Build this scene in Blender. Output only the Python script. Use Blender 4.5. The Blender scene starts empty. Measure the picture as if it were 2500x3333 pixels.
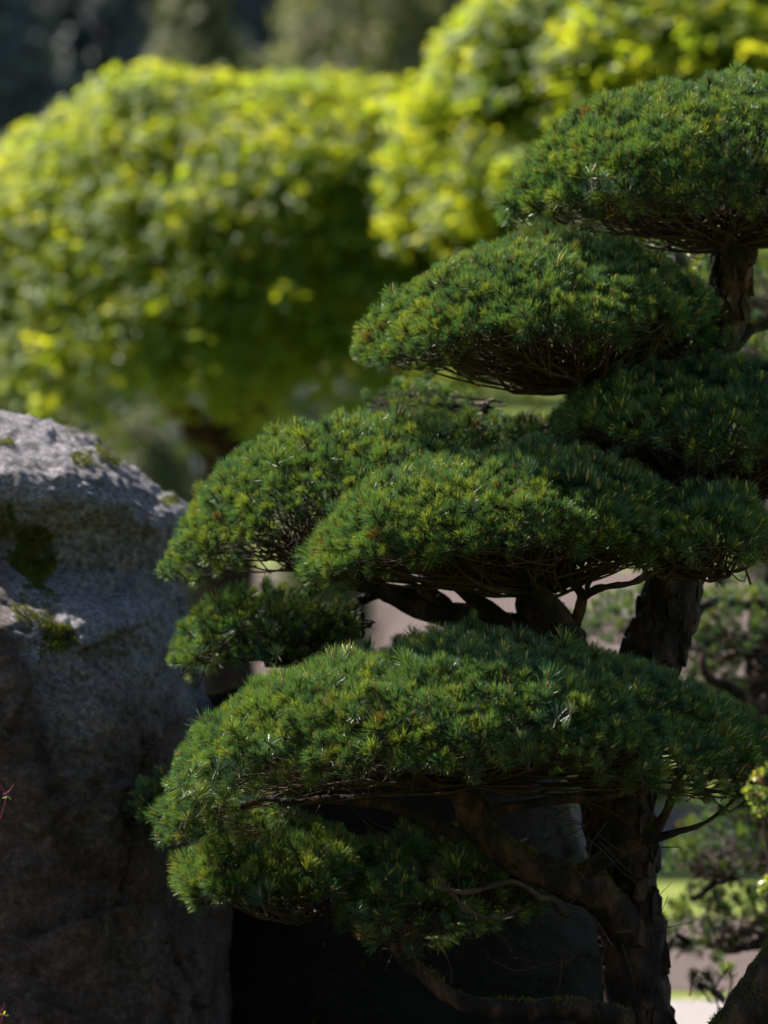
import bpy, math, random
import numpy as np
from mathutils import Vector, Matrix

# ------------------------------------------------------------------ camera, light, exposure
SC = bpy.context.scene
COL = SC.collection
F = 11905.0                 # focal length in photograph pixels
CZ = 1.3                    # eye height
PITCH = math.atan(633.5 / F)
cd = bpy.data.cameras.new('camera'); cam = bpy.data.objects.new('camera', cd); COL.objects.link(cam)
cam.location = (0, 0, CZ); cam.rotation_euler = (math.pi / 2 + PITCH, 0, 0)
cd.sensor_fit = 'HORIZONTAL'; cd.sensor_width = 24.0; cd.lens = F * 24.0 / 2500.0
cd.clip_start = 0.1; cd.clip_end = 600
cd.dof.use_dof = True; cd.dof.focus_distance = 9.48; cd.dof.aperture_fstop = 1.75; cd.dof.aperture_blades = 0
SC.camera = cam

TO_SUN = Vector((-0.56, 0.30, 0.77)).normalized()
w = bpy.data.worlds.new('World'); SC.world = w; w.use_nodes = True
nt = w.node_tree; bg = nt.nodes['Background']
sky = nt.nodes.new('ShaderNodeTexSky'); sky.sky_type = 'NISHITA'; sky.sun_disc = False
sky.sun_elevation = math.asin(TO_SUN.z); sky.sun_rotation = math.atan2(TO_SUN.x, TO_SUN.y)
nt.links.new(sky.outputs[0], bg.inputs[0]); bg.inputs[1].default_value = 0.062
sl = bpy.data.lights.new('sun', 'SUN'); sl.energy = 5.0; sl.angle = math.radians(0.53); sl.color = (1.0, 0.92, 0.80)
sun = bpy.data.objects.new('sun', sl); COL.objects.link(sun)
sun.rotation_euler = TO_SUN.to_track_quat('Z', 'Y').to_euler()
SC.view_settings.view_transform = 'Standard'; SC.view_settings.look = 'None'
SC.view_settings.exposure = 1.45; SC.view_settings.gamma = 1.0; SC.view_settings.use_curve_mapping = False
SC.render.engine = 'CYCLES'
SC.cycles.max_bounces = 4; SC.cycles.diffuse_bounces = 2; SC.cycles.transmission_bounces = 3; SC.cycles.glossy_bounces = 1
SC.cycles.use_adaptive_sampling = True; SC.cycles.adaptive_threshold = 0.02
SC.cycles.caustics_reflective = False; SC.cycles.caustics_refractive = False
SC.cycles.use_denoising = True

rng = np.random.default_rng(7)
random.seed(7)

# ------------------------------------------------------------------ helpers
def P(px, py, d):
    """photograph pixel at distance d (metres north of the camera) -> world point"""
    u = (px - 1250) / F; v = (1666.5 - py) / F
    c, s = math.cos(PITCH), math.sin(PITCH)
    y = c - s * v; z = s + c * v
    k = d / y
    return np.array([u * k, d, CZ + z * k])

def S(d): return d / F      # metres per photograph pixel

def hash3(i, seed):
    x = (i[..., 0].astype(np.int64) * 73856093) ^ (i[..., 1].astype(np.int64) * 19349663) ^ (i[..., 2].astype(np.int64) * 83492791) ^ (seed * 2654435761)
    x = (x ^ (x >> 13)) * 1274126177 & 0x7fffffff
    x = (x ^ (x >> 16)) & 0xffff
    return x / 65535.0

def vn(p, seed=0):
    """value noise in [-1, 1]"""
    p = np.asarray(p, float); i = np.floor(p).astype(np.int64); f = p - i; f = f * f * (3 - 2 * f)
    r = 0
    for a in (0, 1):
        for b in (0, 1):
            for c in (0, 1):
                wgt = (f[..., 0] if a else 1 - f[..., 0]) * (f[..., 1] if b else 1 - f[..., 1]) * (f[..., 2] if c else 1 - f[..., 2])
                r = r + wgt * hash3(i + np.array([a, b, c]), seed)
    return r * 2 - 1

def fbm(p, seed=0, o=4):
    r = 0; a = 1; t = 0
    for k in range(o):
        r = r + a * vn(p * (2 ** k) + 11.3 * k, seed + k); t += a; a *= 0.5
    return r / t

class MB:
    """collects vertices and faces into one mesh"""
    def __init__(self): self.v = []; self.f = []; self.n = 0; self.mi = []
    def add(self, v, f, m=0):
        v = np.asarray(v, float); self.v.append(v)
        for q in f: self.f.append(tuple(int(k) + self.n for k in q))
        self.mi += [m] * len(f); self.n += len(v)
    def mesh(self, name, mats, smooth=True):
        me = bpy.data.meshes.new(name)
        v = np.concatenate(self.v) if self.v else np.zeros((0, 3))
        me.from_pydata(v.tolist(), [], self.f)
        for m in (mats if isinstance(mats, (list, tuple)) else [mats]): me.materials.append(m)
        if len(self.f):
            me.polygons.foreach_set('material_index', self.mi)
            me.polygons.foreach_set('use_smooth', [smooth] * len(self.f))
        return me
    def build(self, name, mats, parent=None, smooth=True):
        o = bpy.data.objects.new(name, self.mesh(name, mats, smooth)); COL.objects.link(o)
        if parent: o.parent = parent
        return o

def tag(o, label=None, cat=None, group=None, kind=None):
    if label: o['label'] = label
    if cat: o['category'] = cat
    if group: o['group'] = group
    if kind: o['kind'] = kind
    return o

def empty(name, loc=(0, 0, 0)):
    """a thing's root; parts keep world coordinates through matrix_parent_inverse-free zero offset"""
    o = bpy.data.objects.new(name, None); COL.objects.link(o); o.location = loc; o.empty_display_size = 0.1
    return o

def setp(o, parent):
    o.parent = parent
    o.matrix_parent_inverse = Matrix.Translation(-Vector(root_loc(parent)))
    return o

def root_loc(o):
    l = Vector((0, 0, 0))
    while o is not None:
        l = l + Vector(o.location) * (1 if o.get('_abs') is None else 1)
        o = o.parent
        if o is not None: break
    return l

def smoothpath(pts, rad, n=6, wig=0.0, seed=0):
    """Catmull-Rom through pts (k,3) with radii, n steps per span"""
    pts = np.asarray(pts, float); rad = np.asarray(rad, float); k = len(pts)
    out = []; ro = []
    for i in range(k - 1):
        p0 = pts[max(i - 1, 0)]; p1 = pts[i]; p2 = pts[i + 1]; p3 = pts[min(i + 2, k - 1)]
        for j in range(n):
            t = j / n
            out.append(0.5 * ((2 * p1) + (-p0 + p2) * t + (2 * p0 - 5 * p1 + 4 * p2 - p3) * t * t + (-p0 + 3 * p1 - 3 * p2 + p3) * t ** 3))
            ro.append(rad[i] * (1 - t) + rad[i + 1] * t)
    out.append(pts[-1]); ro.append(rad[-1])
    out = np.array(out); ro = np.array(ro)
    if wig:
        q = out * 9.0
        out = out + wig * np.stack([vn(q, seed), vn(q + 31, seed + 1), vn(q + 57, seed + 2)], -1)
    return out, ro

def tube(mb, pts, rad, k=5, m=0, lump=0.0, seed=0, freq=20.0, cap=True):
    pts = np.asarray(pts, float); rad = np.asarray(rad, float); n = len(pts)
    t = np.gradient(pts, axis=0); t /= np.linalg.norm(t, axis=1, keepdims=True) + 1e-9
    a = np.cross(t, np.array([0.31, 0.9, 0.3])); a /= np.linalg.norm(a, axis=1, keepdims=True) + 1e-9
    b = np.cross(t, a)
    th = np.arange(k) * 2 * math.pi / k
    dirs = a[:, None, :] * np.cos(th)[None, :, None] + b[:, None, :] * np.sin(th)[None, :, None]
    R = np.repeat(rad[:, None], k, 1)
    v = pts[:, None, :] + dirs * R[..., None]
    if lump:
        dsp = fbm(v * freq, seed, 3)
        v = v + dirs * (dsp * lump)[..., None]
    v = v.reshape(-1, 3)
    f = []
    for i in range(n - 1):
        for j in range(k):
            j2 = (j + 1) % k
            f.append((i * k + j, i * k + j2, (i + 1) * k + j2, (i + 1) * k + j))
    if cap: f.append(tuple(range(k - 1, -1, -1))); f.append(tuple((n - 1) * k + j for j in range(k)))
    mb.add(v, f, m)

def rotmats(dirs, spin):
    z = dirs / (np.linalg.norm(dirs, axis=1, keepdims=True) + 1e-9)
    ref = np.where(np.abs(z[:, 2:3]) > 0.95, np.array([[1.0, 0, 0]]), np.array([[0, 0, 1.0]]))
    x = np.cross(ref, z); x /= np.linalg.norm(x, axis=1, keepdims=True)
    y = np.cross(z, x)
    c, s = np.cos(spin)[:, None], np.sin(spin)[:, None]
    X = x * c + y * s; Y = -x * s + y * c
    return np.stack([X, Y, z], -1)      # columns

def eulers(M):
    sy = np.hypot(M[:, 0, 0], M[:, 1, 0])
    ex = np.arctan2(M[:, 2, 1], M[:, 2, 2]); ey = np.arctan2(-M[:, 2, 0], sy); ez = np.arctan2(M[:, 1, 0], M[:, 0, 0])
    return np.stack([ex, ey, ez], -1)

# ------------------------------------------------------------------ materials
def mat(name):
    m = bpy.data.materials.new(name); m.use_nodes = True
    n = m.node_tree.nodes; l = m.node_tree.links
    return m, n, l, n['Principled BSDF'], n['Material Output']

def ramp(n, stops, interp='LINEAR'):
    r = n.new('ShaderNodeValToRGB'); r.color_ramp.interpolation = interp
    e = r.color_ramp.elements
    while len(e) > 1: e.remove(e[-1])
    e[0].position = stops[0][0]; e[0].color = (*stops[0][1], 1)
    for p, c in stops[1:]:
        x = e.new(p); x.color = (*c, 1)
    return r

def leaf_mat(name, stops, trans_gain=(1.6, 1.5, 0.7), tmix=0.45, rough=0.4, spec=0.5, attr=None, noise=None):
    """foliage: a colour per instance, diffuse + light coming through + gloss"""
    m, n, l, pb, out = mat(name)
    oi = n.new('ShaderNodeObjectInfo'); rp = ramp(n, stops); l.new(oi.outputs['Random'], rp.inputs[0])
    colr = rp.outputs[0]
    if attr:
        at = n.new('ShaderNodeAttribute'); at.attribute_name = attr
        mx = n.new('ShaderNodeMix'); mx.data_type = 'RGBA'; mx.blend_type = 'MULTIPLY'; mx.inputs[0].default_value = 1
        l.new(colr, mx.inputs[6]); l.new(at.outputs['Color'], mx.inputs[7]); colr = mx.outputs[2]
    if noise:
        tc = n.new('ShaderNodeTexCoord'); nz = n.new('ShaderNodeTexNoise'); nz.inputs['Scale'].default_value = noise
        geo = n.new('ShaderNodeNewGeometry'); l.new(geo.outputs['Position'], nz.inputs['Vector'])
        r2 = ramp(n, [(0.35, (0.6, 0.7, 0.8)), (0.65, (1.35, 1.2, 0.9))]); l.new(nz.outputs[0], r2.inputs[0])
        mx = n.new('ShaderNodeMix'); mx.data_type = 'RGBA'; mx.blend_type = 'MULTIPLY'; mx.inputs[0].default_value = 1
        l.new(colr, mx.inputs[6]); l.new(r2.outputs[0], mx.inputs[7]); colr = mx.outputs[2]
    l.new(colr, pb.inputs['Base Color']); pb.inputs['Roughness'].default_value = rough
    pb.inputs['Specular IOR Level'].default_value = spec
    tr = n.new('ShaderNodeBsdfTranslucent')
    g = n.new('ShaderNodeMix'); g.data_type = 'RGBA'; g.blend_type = 'MULTIPLY'; g.inputs[0].default_value = 1
    l.new(colr, g.inputs[6]); g.inputs[7].default_value = (*trans_gain, 1); l.new(g.outputs[2], tr.inputs[0])
    ms = n.new('ShaderNodeMixShader'); ms.inputs[0].default_value = tmix
    l.new(pb.outputs[0], ms.inputs[1]); l.new(tr.outputs[0], ms.inputs[2]); l.new(ms.outputs[0], out.inputs[0])
    return m

def bumpmat(name, stops, scale, bump=0.4, dist=0.01, rough=0.9, detail=8, spec=0.25, vor=None, coord='Object', stretch=None):
    m, n, l, pb, out = mat(name)
    tc = n.new('ShaderNodeNewGeometry'); src = tc.outputs['Position']
    if stretch:
        mp = n.new('ShaderNodeMapping'); mp.inputs['Scale'].default_value = stretch; l.new(src, mp.inputs[0]); src = mp.outputs[0]
    nz = n.new('ShaderNodeTexNoise'); nz.inputs['Scale'].default_value = scale; nz.inputs['Detail'].default_value = detail; nz.inputs['Roughness'].default_value = 0.65
    l.new(src, nz.inputs['Vector'])
    rp = ramp(n, stops); l.new(nz.outputs[0], rp.inputs[0]); l.new(rp.outputs[0], pb.inputs['Base Color'])
    hgt = nz.outputs[0]
    if vor:
        vo = n.new('ShaderNodeTexVoronoi'); vo.feature = 'DISTANCE_TO_EDGE'; vo.inputs['Scale'].default_value = vor; l.new(src, vo.inputs['Vector'])
        mm = n.new('ShaderNodeMath'); mm.operation = 'MULTIPLY_ADD'; mm.inputs[1].default_value = 1.5
        l.new(vo.outputs[0], mm.inputs[0]); l.new(nz.outputs[0], mm.inputs[2]); hgt = mm.outputs[0]
    bp = n.new('ShaderNodeBump'); bp.inputs['Strength'].default_value = bump; bp.inputs['Distance'].default_value = dist
    l.new(hgt, bp.inputs['Height']); l.new(bp.outputs[0], pb.inputs['Normal'])
    pb.inputs['Roughness'].default_value = rough; pb.inputs['Specular IOR Level'].default_value = spec
    return m

M = {}
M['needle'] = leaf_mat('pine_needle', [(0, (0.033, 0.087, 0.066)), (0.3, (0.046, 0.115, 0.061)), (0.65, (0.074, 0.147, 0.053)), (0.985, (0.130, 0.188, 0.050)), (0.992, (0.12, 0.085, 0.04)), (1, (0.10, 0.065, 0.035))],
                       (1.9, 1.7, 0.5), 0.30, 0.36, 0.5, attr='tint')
M['candle'] = leaf_mat('pine_candle', [(0, (0.36, 0.22, 0.09)), (0.4, (0.46, 0.38, 0.12)), (1, (0.40, 0.44, 0.11))], (1.2, 1.1, 0.6), 0.25, 0.5, 0.3)
M['twig'] = bumpmat('pine_twig', [(0.3, (0.022, 0.014, 0.010)), (0.55, (0.060, 0.036, 0.025)), (0.75, (0.11, 0.075, 0.055))], 30, 0.4, 0.003, 0.75, spec=0.35)
M['bark'] = bumpmat('pine_bark', [(0.32, (0.007, 0.006, 0.005)), (0.50, (0.022, 0.016, 0.013)), (0.62, (0.090, 0.046, 0.032)), (0.76, (0.10, 0.095, 0.075))], 14, 0.9, 0.02, 0.9, vor=16, stretch=(1, 1, 0.45))
M['moss'] = leaf_mat('moss', [(0, (0.06, 0.08, 0.014)), (1, (0.16, 0.17, 0.025))], (1.2, 1.2, 0.5), 0.3, 0.7, 0.2, noise=25)
M['maple'] = leaf_mat('maple_leaf', [(0, (0.050, 0.115, 0.010)), (0.5, (0.068, 0.135, 0.010)), (1, (0.092, 0.148, 0.014))],
                      (7.8, 4.6, 2.4), 0.52, 0.42, 0.4)
M['far_dark'] = leaf_mat('hazed_far_foliage', [(0, (0.095, 0.115, 0.132)), (1, (0.120, 0.145, 0.148))], (1.2, 1.3, 0.6), 0.2, 0.5, 0.3)  # paler and bluer than the leaves: distance haze put into the colour
M['far_light'] = leaf_mat('far_leaf', [(0, (0.10, 0.12, 0.06)), (1, (0.14, 0.15, 0.07))], (1.5, 1.5, 0.7), 0.4, 0.5, 0.4)
M['azalea_leaf'] = leaf_mat('azalea_leaf', [(0, (0.13, 0.19, 0.05)), (0.7, (0.22, 0.28, 0.07)), (1, (0.40, 0.36, 0.05))], (1.7, 1.7, 0.6), 0.35, 0.22, 0.8)
M['stamen'] = bumpmat('magenta_stamen', [(0.3, (0.25, 0.02, 0.08)), (0.7, (0.38, 0.04, 0.14))], 40, 0.1, 0.001, 0.5)
M['mulch'] = bumpmat('bark_mulch', [(0.3, (0.055, 0.039, 0.037)), (0.5, (0.105, 0.076, 0.073)), (0.7, (0.17, 0.13, 0.126))], 40, 0.8, 0.02, 0.95, vor=30)
M['gravel'] = bumpmat('pale_gravel', [(0.3, (0.19, 0.17, 0.17)), (0.7, (0.31, 0.285, 0.285))], 60, 0.5, 0.01, 0.95, vor=60)
M['lawn'] = bumpmat('lawn_grass', [(0.3, (0.085, 0.125, 0.020)), (0.5, (0.13, 0.165, 0.026)), (0.7, (0.19, 0.20, 0.04))], 9, 0.6, 0.03, 0.9)
M['soil'] = bumpmat('mossy_soil', [(0.3, (0.020, 0.017, 0.012)), (0.6, (0.045, 0.038, 0.024)), (0.75, (0.05, 0.06, 0.02))], 12, 0.8, 0.03, 0.95)

def rock_mat(name, light, brown, lichen=True):
    m, n, l, pb, out = mat(name)
    ge = n.new('ShaderNodeNewGeometry'); pos = ge.outputs['Position']
    def noise(sc, de, ro=0.6):
        z = n.new('ShaderNodeTexNoise'); z.inputs['Scale'].default_value = sc; z.inputs['Detail'].default_value = de; z.inputs['Roughness'].default_value = ro
        l.new(pos, z.inputs['Vector']); return z.outputs[0]
    def mix(a, b, f, mode='MIX'):
        x = n.new('ShaderNodeMix'); x.data_type = 'RGBA'; x.blend_type = mode
        for s_, k in ((f, 0), (a, 6), (b, 7)):
            if hasattr(s_, 'links') or hasattr(s_, 'is_linked'): l.new(s_, x.inputs[k])
            elif k == 0: x.inputs[0].default_value = s_
            else: x.inputs[k].default_value = (*s_, 1)
        return x.outputs[2]
    n1 = noise(9, 12, 0.75); n2 = noise(55, 10, 0.8); n3 = noise(2.3, 5); n4 = noise(190, 3)
    base = ramp(n, [(0.30, tuple(c * 0.35 for c in light)), (0.48, tuple(c * 0.85 for c in light)), (0.7, tuple(c * 1.25 for c in light))]); l.new(n1, base.inputs[0])
    sp = ramp(n, [(0.36, (0.22, 0.22, 0.22)), (0.50, (0.95, 0.95, 0.95)), (0.63, (2.0, 1.95, 2.0))]); l.new(n2, sp.inputs[0])
    c = mix(base.outputs[0], sp.outputs[0], 1.0, 'MULTIPLY')
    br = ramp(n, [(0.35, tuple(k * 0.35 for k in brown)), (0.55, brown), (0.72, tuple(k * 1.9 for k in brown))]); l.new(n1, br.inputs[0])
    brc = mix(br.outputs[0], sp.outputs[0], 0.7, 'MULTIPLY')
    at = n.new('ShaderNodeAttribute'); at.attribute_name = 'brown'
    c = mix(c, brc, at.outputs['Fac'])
    # pale lichen spots
    vo = n.new('ShaderNodeTexVoronoi'); vo.inputs['Scale'].default_value = 7.5; vo.inputs['Randomness'].default_value = 1
    wv = n.new('ShaderNodeVectorMath'); wv.operation = 'MULTIPLY_ADD'
    nzc = n.new('ShaderNodeTexNoise'); nzc.inputs['Scale'].default_value = 30; nzc.inputs['Detail'].default_value = 4; l.new(pos, nzc.inputs['Vector'])
    l.new(nzc.outputs[1], wv.inputs[0]); wv.inputs[1].default_value = (0.06, 0.06, 0.06); l.new(pos, wv.inputs[2]); l.new(wv.outputs[0], vo.inputs['Vector'])
    lr = ramp(n, [(0.07, (1, 1, 1)), (0.14, (0, 0, 0))]); l.new(vo.outputs['Distance'], lr.inputs[0])
    if lichen: c = mix(c, (0.22, 0.205, 0.20), lr.outputs[0])
    l.new(c, pb.inputs['Base Color'])
    ad = n.new('ShaderNodeMath'); ad.operation = 'ADD'; l.new(n2, ad.inputs[0]); l.new(n1, ad.inputs[1])
    bp = n.new('ShaderNodeBump'); bp.inputs['Strength'].default_value = 1.0; bp.inputs['Distance'].default_value = 0.03; l.new(ad.outputs[0], bp.inputs['Height'])
    l.new(bp.outputs[0], pb.inputs['Normal']); pb.inputs['Roughness'].default_value = 0.82; pb.inputs['Specular IOR Level'].default_value = 0.35
    return m
M['rock'] = rock_mat('granite', (0.33, 0.31, 0.345), (0.155, 0.105, 0.090))
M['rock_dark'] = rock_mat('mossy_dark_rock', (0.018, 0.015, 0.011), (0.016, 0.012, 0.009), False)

# ------------------------------------------------------------------ the ground
def gh(y):
    y = np.asarray(y, float)
    xs = np.array([-400, 15, 22, 30, 110, 250, 600.]); zs = np.array([0, 0, 0.35, 1.15, 13.95, 22, 26])
    return (np.interp(y - 1, xs, zs) + np.interp(y, xs, zs) + np.interp(y + 1, xs, zs)) / 3

def sheet(name, x0, x1, ya, yb, mtl, lift, nx=30, ny=20, label=None, wob=0.0, seed=0, rough=0.0):
    xs = np.linspace(x0, x1, nx); f = []
    q = np.stack([xs * 0.45, np.full(nx, 3.1), np.full(nx, 0.7)], -1)
    A = ya + wob * vn(q, seed); B = yb + wob * vn(q + 9, seed + 3)
    t = np.linspace(0, 1, ny + 1)[:, None]
    v = np.stack([np.repeat(xs[None], ny + 1, 0), A[None] * (1 - t) + B[None] * t, np.zeros((ny + 1, nx))], -1).reshape(-1, 3)
    v[:, 2] = gh(v[:, 1]) + lift
    if rough: v[:, 2] += rough * fbm(v * np.array([2.0, 2.0, 0]), seed, 3)
    for j in range(ny):
        for i in range(nx - 1):
            f.append((j * nx + i, j * nx + i + 1, (j + 1) * nx + i + 1, (j + 1) * nx + i))
    mb = MB(); mb.add(v, f); o = mb.build(name, mtl); tag(o, kind='structure')
    if label: o['label'] = label
    return o
# vertical spacing in y must follow the profile, so sheets use fine rows
sheet('ground', -260, 260, -60, 480, M['lawn'], 0, 40, 540, 'green lawn rising gently behind the pine')
sheet('planting_bed', -6, 6, 6.5, 14.2, M['soil'], 0.012, 80, 60, 'dark mossy soil under the pine and boulders', 0.3, 2)
sheet('gravel_path', -8, 8, 14.35, 15.75, M['gravel'], 0.006, 60, 14, 'pale gravel path behind the pine trunk', 0.12, 5)
sheet('mulch_bed', -8, 8, 16.05, 19.0, M['mulch'], 0.006, 60, 30, 'reddish bark mulch bed beyond the path', 0.12, 8)
sheet('mulch_bed', -8, 8, 22.0, 24.6, M['mulch'], 0.006, 60, 26, 'bark mulch bed beneath the maples', 0.3, 12)
sheet('mulch_bed', -14, 14, 32.5, 40.5, M['mulch'], 0.006, 60, 80, 'far mauve mulch bed on the slope', 0.8, 15)
sheet('gravel_path', -20, 20, 55.5, 58.0, M['gravel'], 0.006, 60, 26, 'far pale path across the slope', 0.3, 19)

# ------------------------------------------------------------------ instance sources
# source collections are never linked to the scene: they only hold mesh data for the scattered foliage

def source_collection(name, meshes):
    c = bpy.data.collections.new(name)
    for i, me in enumerate(meshes):
        o = bpy.data.objects.new('%s_%02d' % (name, i), me); c.objects.link(o)
    return c

def needle_tuft_mesh(seed, nn=75, L=0.047, candle=True, spread=1.0):
    r = np.random.default_rng(seed); mb = MB(); tint = []
    V = []; Fc = []; k = 0
    for i in range(nn):
        h = r.random() ** 0.8                       # position along the shoot
        az = r.random() * 2 * math.pi
        pol = math.radians((12 + 70 * (1 - h) ** 0.8 + r.normal() * 9) * spread)
        ln = L * (0.75 + 0.4 * r.random()) * (0.85 + 0.15 * (1 - h))
        base = np.array([0.002 * math.cos(az), 0.002 * math.sin(az), -0.020 + 0.024 * h])
        d = np.array([math.sin(pol) * math.cos(az), math.sin(pol) * math.sin(az), math.cos(pol)])
        bend = 0.18 * r.normal() * np.cross(d, np.array([r.normal(), r.normal(), r.normal()])) + np.array([0, 0, 0.22 * (1 - h)])
        s = np.cross(d, np.array([r.normal(), r.normal(), r.normal()])); s /= np.linalg.norm(s)
        wd = 0.00048
        p1 = base + d * ln * 0.5; p2 = base + d * ln * 0.85 + bend * ln * 0.22; p3 = base + d * ln + bend * ln * 0.32
        V += [base - s * wd * 0.8, base + s * wd * 0.8, p1 - s * wd, p1 + s * wd, p2 - s * wd * .8, p2 + s * wd * .8, p3]
        Fc += [(k, k + 1, k + 3, k + 2), (k + 2, k + 3, k + 5, k + 4), (k + 4, k + 5, k + 6)]
        b = 0.75 + 0.5 * r.random(); yl = r.random()
        yl2 = 0.9 + 0.5 * yl * yl
        for q in (0.45, 0.45, 0.9, 0.9, 1.3, 1.3, 1.7): tint.append((b * q * yl2, b * q, b * q * (1.15 - 0.3 * yl), 1))  # darker bases and paler tips paint the tuft's inner shade and lit ends
        k += 7
    mb.add(np.array(V), Fc, 0)
    # woody shoot
    n0 = mb.n; tube(mb, [(0, 0, -0.045), (0.001, 0, -0.02), (0, 0, 0.003)], [0.0022, 0.002, 0.0016], 4, 2)
    tint += [(1, 1, 1, 1)] * (mb.n - n0)
    if candle:
        for c in range(int(r.integers(1, 4))):
            n0 = mb.n; a = r.random() * 6.28; off = 0.004 * (c > 0)
            b0 = np.array([off * math.cos(a), off * math.sin(a), 0.0]); hh = 0.014 + 0.018 * r.random()
            lean = np.array([0.3 * math.cos(a) * (c > 0), 0.3 * math.sin(a) * (c > 0), 1.0])
            tube(mb, [b0, b0 + lean * hh * 0.4, b0 + lean * hh * 0.8, b0 + lean * hh], [0.0018, 0.0031, 0.0023, 0.0006], 5, 1)
            tint += [(1, 1, 1, 1)] * (mb.n - n0)
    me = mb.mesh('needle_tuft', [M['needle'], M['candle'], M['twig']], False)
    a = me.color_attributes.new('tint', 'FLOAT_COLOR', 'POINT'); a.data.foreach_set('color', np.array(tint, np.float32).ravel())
    return me
TUFTS = [needle_tuft_mesh(100 + i, nn, L, cnd, sp) for i, (nn, L, cnd, sp) in enumerate(
    [(120, .040, True, 0.75), (110, .036, True, 0.65), (125, .043, True, 0.9), (115, .040, True, 0.8), (100, .034, True, 0.6), (120, .047, True, 1.1), (110, .038, True, 0.7), (120, .042, False, 0.95)])]
C_TUFT = source_collection('tuft_source', TUFTS)

def maple_leaf(r, size):
    lob = 5; pts = [(0, 0)]
    ang = [-118, -60, 0, 60, 118]; ln = [0.55, 0.85, 1.0, 0.85, 0.55]
    v = [(0, 0, 0)]
    for i in range(lob):
        a = math.radians(ang[i]); v.append((math.sin(a) * ln[i], math.cos(a) * ln[i], -0.14 * ln[i]))
        if i < lob - 1:
            a2 = math.radians((ang[i] + ang[i + 1]) / 2); v.append((math.sin(a2) * 0.36, math.cos(a2) * 0.36, 0.01))
    v.append((0, -0.08, 0))
    f = [(0, i, i + 1) for i in range(1, 9)] + [(0, 9, 10), (0, 10, 1)]
    return np.array(v) * size, f

def spray_mesh(seed, mtl, n=13, R=0.13, size=0.045, flat=0.35):
    r = np.random.default_rng(seed); mb = MB()
    for i in range(n):
        v, f = maple_leaf(r, size * (0.7 + 0.6 * r.random()))
        a = r.random() * 6.283; d = R * math.sqrt(r.random())
        t = np.array([d * math.cos(a), d * math.sin(a), flat * R * r.normal() - 0.9 * d * d / R * 0.4])
        tilt = np.array([0.55 * math.cos(a) + 0.4 * r.normal(), 0.55 * math.sin(a) + 0.4 * r.normal(), 1.0])
        Mx = rotmats(tilt[None], np.array([-a + math.pi / 2 + 0.6 * r.normal()]))[0]
        mb.add(v @ Mx.T + t, f)
    return mb.mesh('leaf_spray', mtl, False)
C_MAPLE = source_collection('maple_source', [spray_mesh(200 + i, M['maple'], 16, 0.14, 0.046, 0.16) for i in range(5)])
C_DARK = source_collection('dark_source', [spray_mesh(220 + i, M['far_dark'], 26, 0.45, 0.17, 0.5) for i in range(3)])
C_LIGHT = source_collection('light_source', [spray_mesh(230 + i, M['far_light'], 22, 0.36, 0.13, 0.5) for i in range(3)])
C_BUSH = source_collection('bush_source', [spray_mesh(240 + i, M['far_light'], 22, 0.10, 0.03, 0.6) for i in range(3)])

def scatter_tree(coll):
    g = bpy.data.node_groups.new('scatter_' + coll.name, 'GeometryNodeTree')
    g.interface.new_socket('Geometry', in_out='INPUT', socket_type='NodeSocketGeometry')
    g.interface.new_socket('Geometry', in_out='OUTPUT', socket_type='NodeSocketGeometry')
    n = g.nodes; l = g.links
    gi = n.new('NodeGroupInput'); go = n.new('NodeGroupOutput')
    ci = n.new('GeometryNodeCollectionInfo'); ci.inputs['Collection'].default_value = coll
    ci.inputs['Separate Children'].default_value = True; ci.inputs['Reset Children'].default_value = True
    ip = n.new('GeometryNodeInstanceOnPoints'); ip.inputs['Pick Instance'].default_value = True
    def na(nm, ty):
        x = n.new('GeometryNodeInputNamedAttribute'); x.data_type = ty; x.inputs['Name'].default_value = nm
        return [s for s in x.outputs if s.enabled and s.name == 'Attribute'][0]
    er = n.new('FunctionNodeEulerToRotation')
    l.new(na('rot', 'FLOAT_VECTOR'), er.inputs[0]); l.new(er.outputs[0], ip.inputs['Rotation'])
    l.new(na('scl', 'FLOAT'), ip.inputs['Scale']); l.new(na('idx', 'INT'), ip.inputs['Instance Index'])
    l.new(gi.outputs[0], ip.inputs['Points']); l.new(ci.outputs[0], ip.inputs['Instance']); l.new(ip.outputs[0], go.inputs[0])
    return g
G = {c.name: scatter_tree(c) for c in (C_TUFT, C_MAPLE, C_DARK, C_LIGHT, C_BUSH)}

def scatter(name, coll, pos, rot, scl, parent=None, mtl=None):
    me = bpy.data.meshes.new(name); me.from_pydata(np.asarray(pos).tolist(), [], [])
    n = len(pos)
    a = me.attributes.new('rot', 'FLOAT_VECTOR', 'POINT'); a.data.foreach_set('vector', np.asarray(rot, np.float32).ravel())
    a = me.attributes.new('scl', 'FLOAT', 'POINT'); a.data.foreach_set('value', np.asarray(scl, np.float32))
    a = me.attributes.new('idx', 'INT', 'POINT'); a.data.foreach_set('value', rng.integers(0, len(coll.objects), n).astype(np.int32))
    o = bpy.data.objects.new(name, me); COL.objects.link(o); o.parent = parent; o['kind'] = 'stuff'
    if mtl: me.materials.append(mtl)
    md = o.modifiers.new('scatter', 'NODES'); md.node_group = G[coll.name]
    return o

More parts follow.
